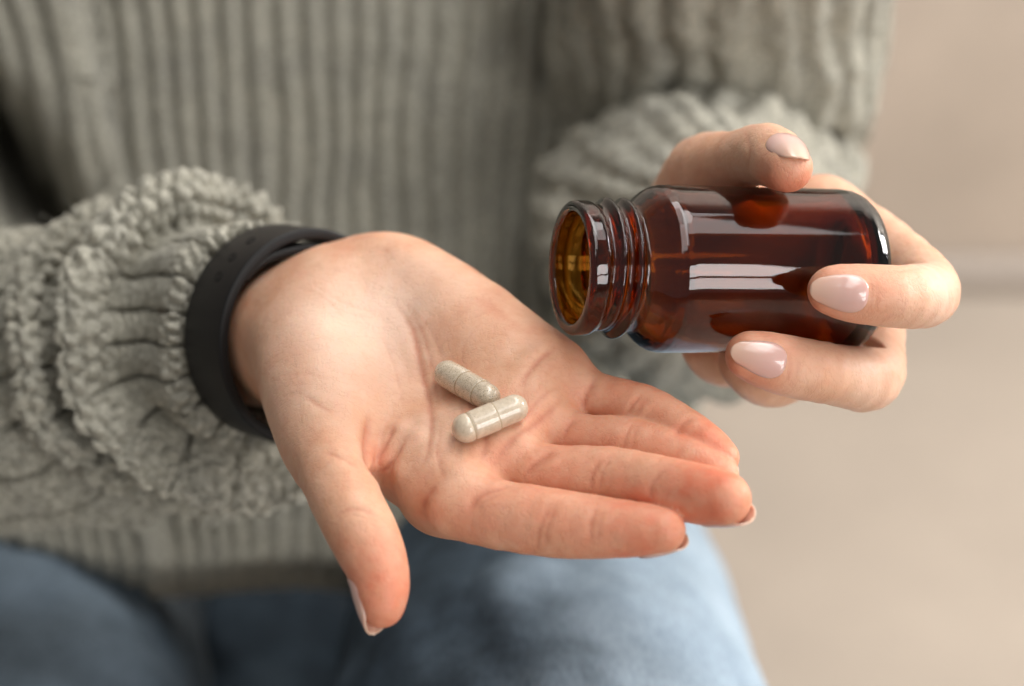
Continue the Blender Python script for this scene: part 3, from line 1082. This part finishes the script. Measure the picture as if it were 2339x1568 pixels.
def torso():
    nu, nv = 760, 330
    U = np.linspace(-1, 0.72, nu)
    V = np.linspace(0, 1, nv)
    uu, vv = np.meshgrid(U, V, indexing='ij')
    y = -120 + vv * (1440 + 45 * np.cos(uu * 3.4 + 0.7) + 18 * np.sin(uu * 9))
    spread = 1.12 - 0.46 * vv + 0.10 * vv * vv
    x = 830 + uu * 1300 * spread
    d = 236 - 10 * vv + 85 * np.abs(uu) ** 2.4 * (1 - 0.85 * vv * (uu < 0)) + 60 * sstep(0.28, 0.64, uu) * (0.35 + 0.65 * vv)
    # the side panel swells towards the arm on the left, with a fold line beside it
    sidep = sstep(0.435, 0.475, -uu)
    d = d - 21 * sidep * (1 - 0.6 * vv) + 45 * sstep(0.72, 0.92, -uu) * (1 - vv)
    # the gap between body and upper arm
    gx = np.interp(y, [100, 250, 350, 450, 540, 700], [-60, 20, 85, 140, 200, 290])
    gap = np.exp(-((x - gx + 62) / 78.0) ** 2) * sstep(120, 300, y) * (1 - sstep(620, 760, y))
    d = d + 115 * gap
    # soft drape
    d = d + 5 * np.sin(uu * 7 + vv * 2) * (1 - vv) + 6 * np.sin(vv * 5 + uu * 3)
    # hem turns under
    hem = sstep(0.94, 1.0, vv)
    d = d + 30 * hem ** 2
    y = y - 20 * hem * 0
    pts = np.empty((nu, nv, 3))
    s = (FOCUS + d) / FOCUS / PX
    pts[..., 0] = (x - 1169.5) * s
    pts[..., 1] = -(y - 784) * s
    pts[..., 2] = -(FOCUS + d)
    n = unit(np.cross(np.gradient(pts, axis=0), np.gradient(pts, axis=1)))
    if n[nu // 2, nv // 2, 2] < 0:
        n = -n
    flat = pts.reshape(-1, 3)
    nf = n.reshape(-1, 3)
    per = 2 * np.pi * 21.5
    ph = (uu * per * (1 + 0.0 * vv) + 1.6 * np.sin(vv * 3.3 + uu * 7) + 0.8 * np.sin(uu * 21 + vv)).ravel()
    ph = ph + 1.7 * vnoise(flat / 38.0, 11.0) + 0.5 * vnoise(flat / 14.0, 12.0)
    h = (2.3 + 1.0 * vnoise(flat / 30.0, 13.0)) * (1 - 0.8 * sstep(0.86, 0.97, vv.ravel())) * rib(ph, 1.5) + 0.8 * fbm(flat / 14, 2) + 0.7 * knots(flat / np.array([1, 1, 1]), 3.2)
    flat = flat + nf * h[:, None]
    fc = grid_faces(nu, nv)
    q = fc[len(fc) // 2]
    if np.cross(flat[q[1]] - flat[q[0]], flat[q[2]] - flat[q[0]]) @ nf[q[0]] < 0:
        fc = fc[:, ::-1]
    o = mesh_obj('sweater', flat, fc, KNIT, person, ORG)
    md = o.modifiers.new('thickness', 'SOLIDIFY')
    md.thickness = 0.003
    md.offset = -1
    return o


sweater = torso()


def sleeve(path, prof, nribs, ns, nt, label, sag=None, knot=1.0, ribamp=1.4, sweep=0.0, seed=0.0, lump=0.0, soft=False):
    """path: centre line points (camera mm) from the wrist back; prof: (s mm, radius mm, roughness of the edge)"""
    path = np.asarray(path)
    seg = np.r_[0, np.cumsum(np.linalg.norm(np.diff(path, axis=0), axis=1))]
    pr = np.asarray(prof, dtype=np.float64)
    # walk the profile as a polyline so that folds may double back
    pl = np.r_[0, np.cumsum(np.linalg.norm(np.diff(pr[:, :2], axis=0), axis=1))]
    sm = catmull(np.c_[pr, pl], 8)
    l2 = np.r_[0, np.cumsum(np.linalg.norm(np.diff(sm[:, :2], axis=0), axis=1))]
    lu = np.linspace(0, l2[-1], ns)
    S = np.interp(lu, l2, sm[:, 0])
    Rd = np.interp(lu, l2, sm[:, 1])
    K = np.clip(np.interp(lu, l2, sm[:, 2]), 0, 1)
    # spline centre
    ctr = np.stack([np.interp(np.clip(S, 0, seg[-1]), seg, path[:, i]) for i in range(3)], -1)
    d0 = unit(path[0] - path[1])
    ctr[S < 0] = path[0] + d0 * (-S[S < 0])[:, None]
    tan = unit(np.stack([np.interp(np.clip(S, 0, seg[-1] - 1), 0.5 * (seg[1:] + seg[:-1]), unit(path[:-1] - path[1:])[:, i]) for i in range(3)], -1))
    th = np.linspace(0, 2 * np.pi, nt, endpoint=False)
    e1 = unit(np.array([0, 1, 0]) - tan * tan[:, 1:2])
    e2 = np.cross(tan, e1)
    rad = Rd[:, None] + 0 * th[None]
    off = np.zeros((ns, nt))
    if sag is not None:
        dr, ds = sag(S[:, None], th[None])
        rad = rad + dr
        off = ds
    wob = 2.0 * np.sin(3 * th + seed)[None] * np.sin(S / 17.0 + seed)[:, None] + 1.2 * np.sin(5 * th + 2 * seed + 1)[None] * np.cos(S / 11.0)[:, None]
    off = off + sstep(22, 45, S)[:, None] * (2.6 * np.sin(2 * th + 0.7 + seed) + 1.6 * np.sin(5 * th + seed) + 1.0 * np.sin(9 * th))[None]
    rad = rad + wob
    pts = ctr[:, None] + off[..., None] * tan[:, None] + rad[..., None] * (np.cos(th)[None, :, None] * e1[:, None] + np.sin(th)[None, :, None] * e2[:, None])
    dth = np.roll(pts, -1, axis=1) - np.roll(pts, 1, axis=1)
    n = unit(np.cross(np.gradient(pts, axis=0), dth))
    flat = pts.reshape(-1, 3)
    nf = n.reshape(-1, 3)
    k = ns * 3 // 4 * nt
    if nf[k] @ (flat[k] - ctr[ns * 3 // 4]) < 0:
        nf = -nf
    ph = (th[None] * nribs + sweep * lu[:, None] + 0.25 * np.sin(lu[:, None] / 14 + 2 * th[None])).ravel()
    Kf = np.repeat(K[:, None], nt, 1).ravel()
    valley = np.clip(1 - np.abs(np.sin(ph / 2)) / 0.34, 0, 1)
    h = -(1 - 0.6 * Kf) * 2.9 * ribamp * valley * valley * (3 - 2 * valley) + (1 - 0.5 * Kf) * 0.6 * ribamp * np.abs(np.sin(ph / 2))
    if soft:
        h = ribamp * (0.42 + 0.58 * np.repeat(sstep(25, 100, S)[:, None], nt, 1).ravel()) * rib(ph + 1.5 * vnoise(flat / 18.0, 31.0), 1.3)
    lur = np.repeat(lu[:, None], nt, 1).ravel()
    jit = 1.3 * vnoise(flat / 9.0, seed + 3) + 0.5 * vnoise(flat / 3.0, seed + 5)
    inrib = np.abs((ph / (2 * np.pi) + 0.5) % 1.0 - 0.5)          # 0 in the middle of a rib, 0.5 in the valley
    chev = np.cos(2 * np.pi * (lur / 3.3 + 1.5 * inrib) + jit)
    # purl loops on the fold edges: rows of beads, every other row shifted by half a loop
    nb = np.round(2 * np.pi * 46 / 6.4)
    tht = np.repeat(th[None], ns, 0).ravel()
    row = lur / 5.4 + 0.25 * jit
    bead = np.abs(np.cos(0.5 * nb * tht + 0.5 * np.pi * np.floor(row) + 0.5 * jit)) ** 0.7 * np.abs(np.sin(np.pi * row)) ** 0.6
    strand = np.cos(nb * tht * 1.0 + 2 * np.pi * row * 1.0 + jit)
    h = h + knot * Kf * (3.8 * (bead - 0.5) * (0.85 + 0.45 * vnoise(flat / 6.0, seed + 6)) + 0.6 * strand + 0.8 * knots(flat, 5.5, seed)) + (1 - Kf) * 0.42 * chev
    h = h + 0.5 * knot * knots(flat, 2.0, seed + 9) + 0.55 * fbm(flat / 9, 2, seed)
    h = h + lump * (fbm(flat / 24.0, 2, seed + 20) + 0.6 * fbm(flat / 11.0, 2, seed + 21))
    flat = flat + nf * h[:, None]
    fc = grid_faces(ns, nt, wrap_v=True)
    q = fc[k]
    if np.cross(flat[q[1]] - flat[q[0]], flat[q[2]] - flat[q[0]]) @ nf[q[0]] < 0:
        fc = fc[:, ::-1]
    o = mesh_obj('sleeve', flat, fc, KNIT, sweater, ORG)
    o['label'] = label
    return o


def right_sag(s, t):
    down = np.clip(-np.cos(t), 0, 1)
    dr = 6.0 * down ** 1.5 * sstep(30, 60, s)
    ds = 22.0 * down ** 2 * sstep(30, 60, s)
    return dr, ds


c0 = P(668, 778, 46)
fa = unit(np.array([0.56, -0.06, 0.83]))
path1 = [c0, c0 - fa * 40, c0 - fa * 62 + np.array([-5, -4, 0]), c0 + np.array([-75, -9, -68]), c0 + np.array([-130, -12, -88]), c0 + np.array([-230, 10, -120])]
prof1 = [(30, 22, 0.3), (19, 24, 0.4), (16.5, 27, 0.5), (17, 31, 0.8), (20, 32.3, 0.5), (23.5, 31.6, 0.05), (34, 30.8, 0.0), (43, 30.8, 0.0), (50, 31.5, 0.05), (52.5, 34.5, 0.4), (49, 39, 1), (47.5, 44.5, 1), (50, 48.5, 1), (55, 49.5, 1), (59, 47, 0.9), (60.5, 42, 0.4), (63, 37, 0.05), (72, 36, 0.0), (81, 36.5, 0.05), (83.5, 41, 0.6), (82.5, 46, 1), (87, 49, 1), (92, 48, 0.9),
         (95.5, 43, 0.3), (101, 40.5, 0.1), (109, 44, 0.8), (117, 45, 0.4), (129, 43, 0.2), (162, 44, 0.2), (212, 46, 0.1), (312, 48, 0.1)]
sleeve(path1, prof1, 19, 680, 780, 'bunched right sleeve, pushed up in thick folds behind the wristband', right_sag, 1.0, 1.3)



def fuzz(src, count, seed):
    """loose wool fibres standing off the knit"""
    rng = np.random.default_rng(seed)
    me = src.data
    co = np.empty(len(me.vertices) * 3, dtype=np.float32)
    me.vertices.foreach_get('co', co)
    no = np.empty(len(me.vertices) * 3, dtype=np.float32)
    me.vertices.foreach_get('normal', no)
    co, no = co.reshape(-1, 3), no.reshape(-1, 3)
    pick = rng.choice(len(co), count, replace=False)
    npt = 5
    p = co[pick]
    dr = unit(no[pick] + rng.normal(0, 0.8, (count, 3)))
    bend = rng.normal(0, 0.5, (count, 3))
    ln = rng.uniform(0.0012, 0.0042, count)
    vs, side = [], unit(np.cross(dr, rng.normal(0, 1, (count, 3))))
    for k in range(npt):
        t = k / (npt - 1)
        c = p + (dr * t + bend * t * t) * ln[:, None]
        wd = 0.00007 * (1 - 0.75 * t)
        s2 = np.cross(dr, side)
        for q in range(3):
            vs.append(c + wd * (math.cos(q * 2.094) * side + math.sin(q * 2.094) * s2))
    v = np.stack(vs, 1).reshape(-1, 3)
    fs = []
    base = np.arange(count) * npt * 3
    for k in range(npt - 1):
        for q in range(3):
            a_, b_ = k * 3 + q, k * 3 + (q + 1) % 3
            fs.append(np.stack([base + a_, base + b_, base + b_ + 3, base + a_ + 3], -1))
    o = mesh_obj('wool_fuzz', v + np.asarray(ORG), np.vstack(fs), WOOL, sweater, ORG, world=True)
    o['kind'] = 'stuff'
    return o


WOOL = make_plain('wool_fibre', (0.50, 0.48, 0.41), 0.9, 0.1)
fuzz([o for o in sweater.children if o.name.startswith('sleeve')][0], 15000, 3)
c2 = P(1650, 552, 120)
path2 = [c2, P(1580, 560, 158), P(1605, 525, 235), P(1620, 330, 272), P(1650, -100, 215), P(1640, -400, 165)]
prof2 = [(48, 24, 0.1), (16, 25, 0.1), (4, 26, 0.2), (0, 28, 0.3), (3, 31, 0.3), (12, 37, 0.1), (24, 43, 0.2), (37, 48, 0.5), (44, 49, 0.5), (52, 51, 0.2), (66, 55, 0.3), (90, 54, 0.2), (130, 57, 0.2), (180, 60, 0.2), (240, 62, 0.2), (330, 64, 0.2)]
sleeve(path2, prof2, 25, 360, 480, 'left sleeve, blurred further back behind the bottle', None, 0.6, 1.5, seed=4.0, lump=2.4, soft=True)


# ------------------------------------------------------------------ jeans
def jeans():
    legs = [
        Chain([(1235, 1200, 400, 340), (1240, 1560, 215, 458), (1262, 1990, 95, 560)], 3, 10),
        Chain([(60, 1230, 400, 360), (20, 1890, 200, 470), (-40, 2350, 95, 560)], 3, 10),
    ]
    lap = Chain([(640, 1400, 470, 280), (640, 1780, 400, 260), (640, 2250, 300, 260)], 2, 10)

    def f(p):
        return smin(np.minimum(legs[0](p), legs[1](p)), lap(p), 8)
    for c in legs + [lap]:
        c.lo -= 20
        c.hi += 20
    pts = np.vstack([c.q[:, :3] for c in legs + [lap]])
    v, fc = surface_nets(f, pts.min(0) - 95, pts.max(0) + 95, 4.0)
    v, n = polish(f, v, fc)
    fold = 2.6 * fbm(v / np.array([38, 60, 60]), 3) + 2.0 * np.maximum(0, np.sin(v[:, 0] / 9 + v[:, 1] / 14 + 2 * vnoise(v / 40))) * sstep(-10, 40, 30 - v[:, 0])
    v = v + n * fold[:, None]
    # thigh wash paled on its lit side, light put into the colour, raised outseam
    lit_wear = np.zeros(len(v))
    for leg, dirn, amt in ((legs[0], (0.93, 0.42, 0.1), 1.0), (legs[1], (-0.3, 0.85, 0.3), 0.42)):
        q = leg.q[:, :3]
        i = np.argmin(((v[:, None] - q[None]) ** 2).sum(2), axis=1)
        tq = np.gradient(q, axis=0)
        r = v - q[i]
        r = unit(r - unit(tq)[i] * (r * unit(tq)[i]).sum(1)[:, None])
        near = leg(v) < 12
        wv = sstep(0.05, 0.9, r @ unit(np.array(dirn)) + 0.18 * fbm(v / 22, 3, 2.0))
        lit_wear = np.where(near, np.maximum(lit_wear, amt * wv), lit_wear)
    mesh_obj('jeans', v, fc, DENIM, person, ORG, attrs={'lit_wear': lit_wear})


jeans()
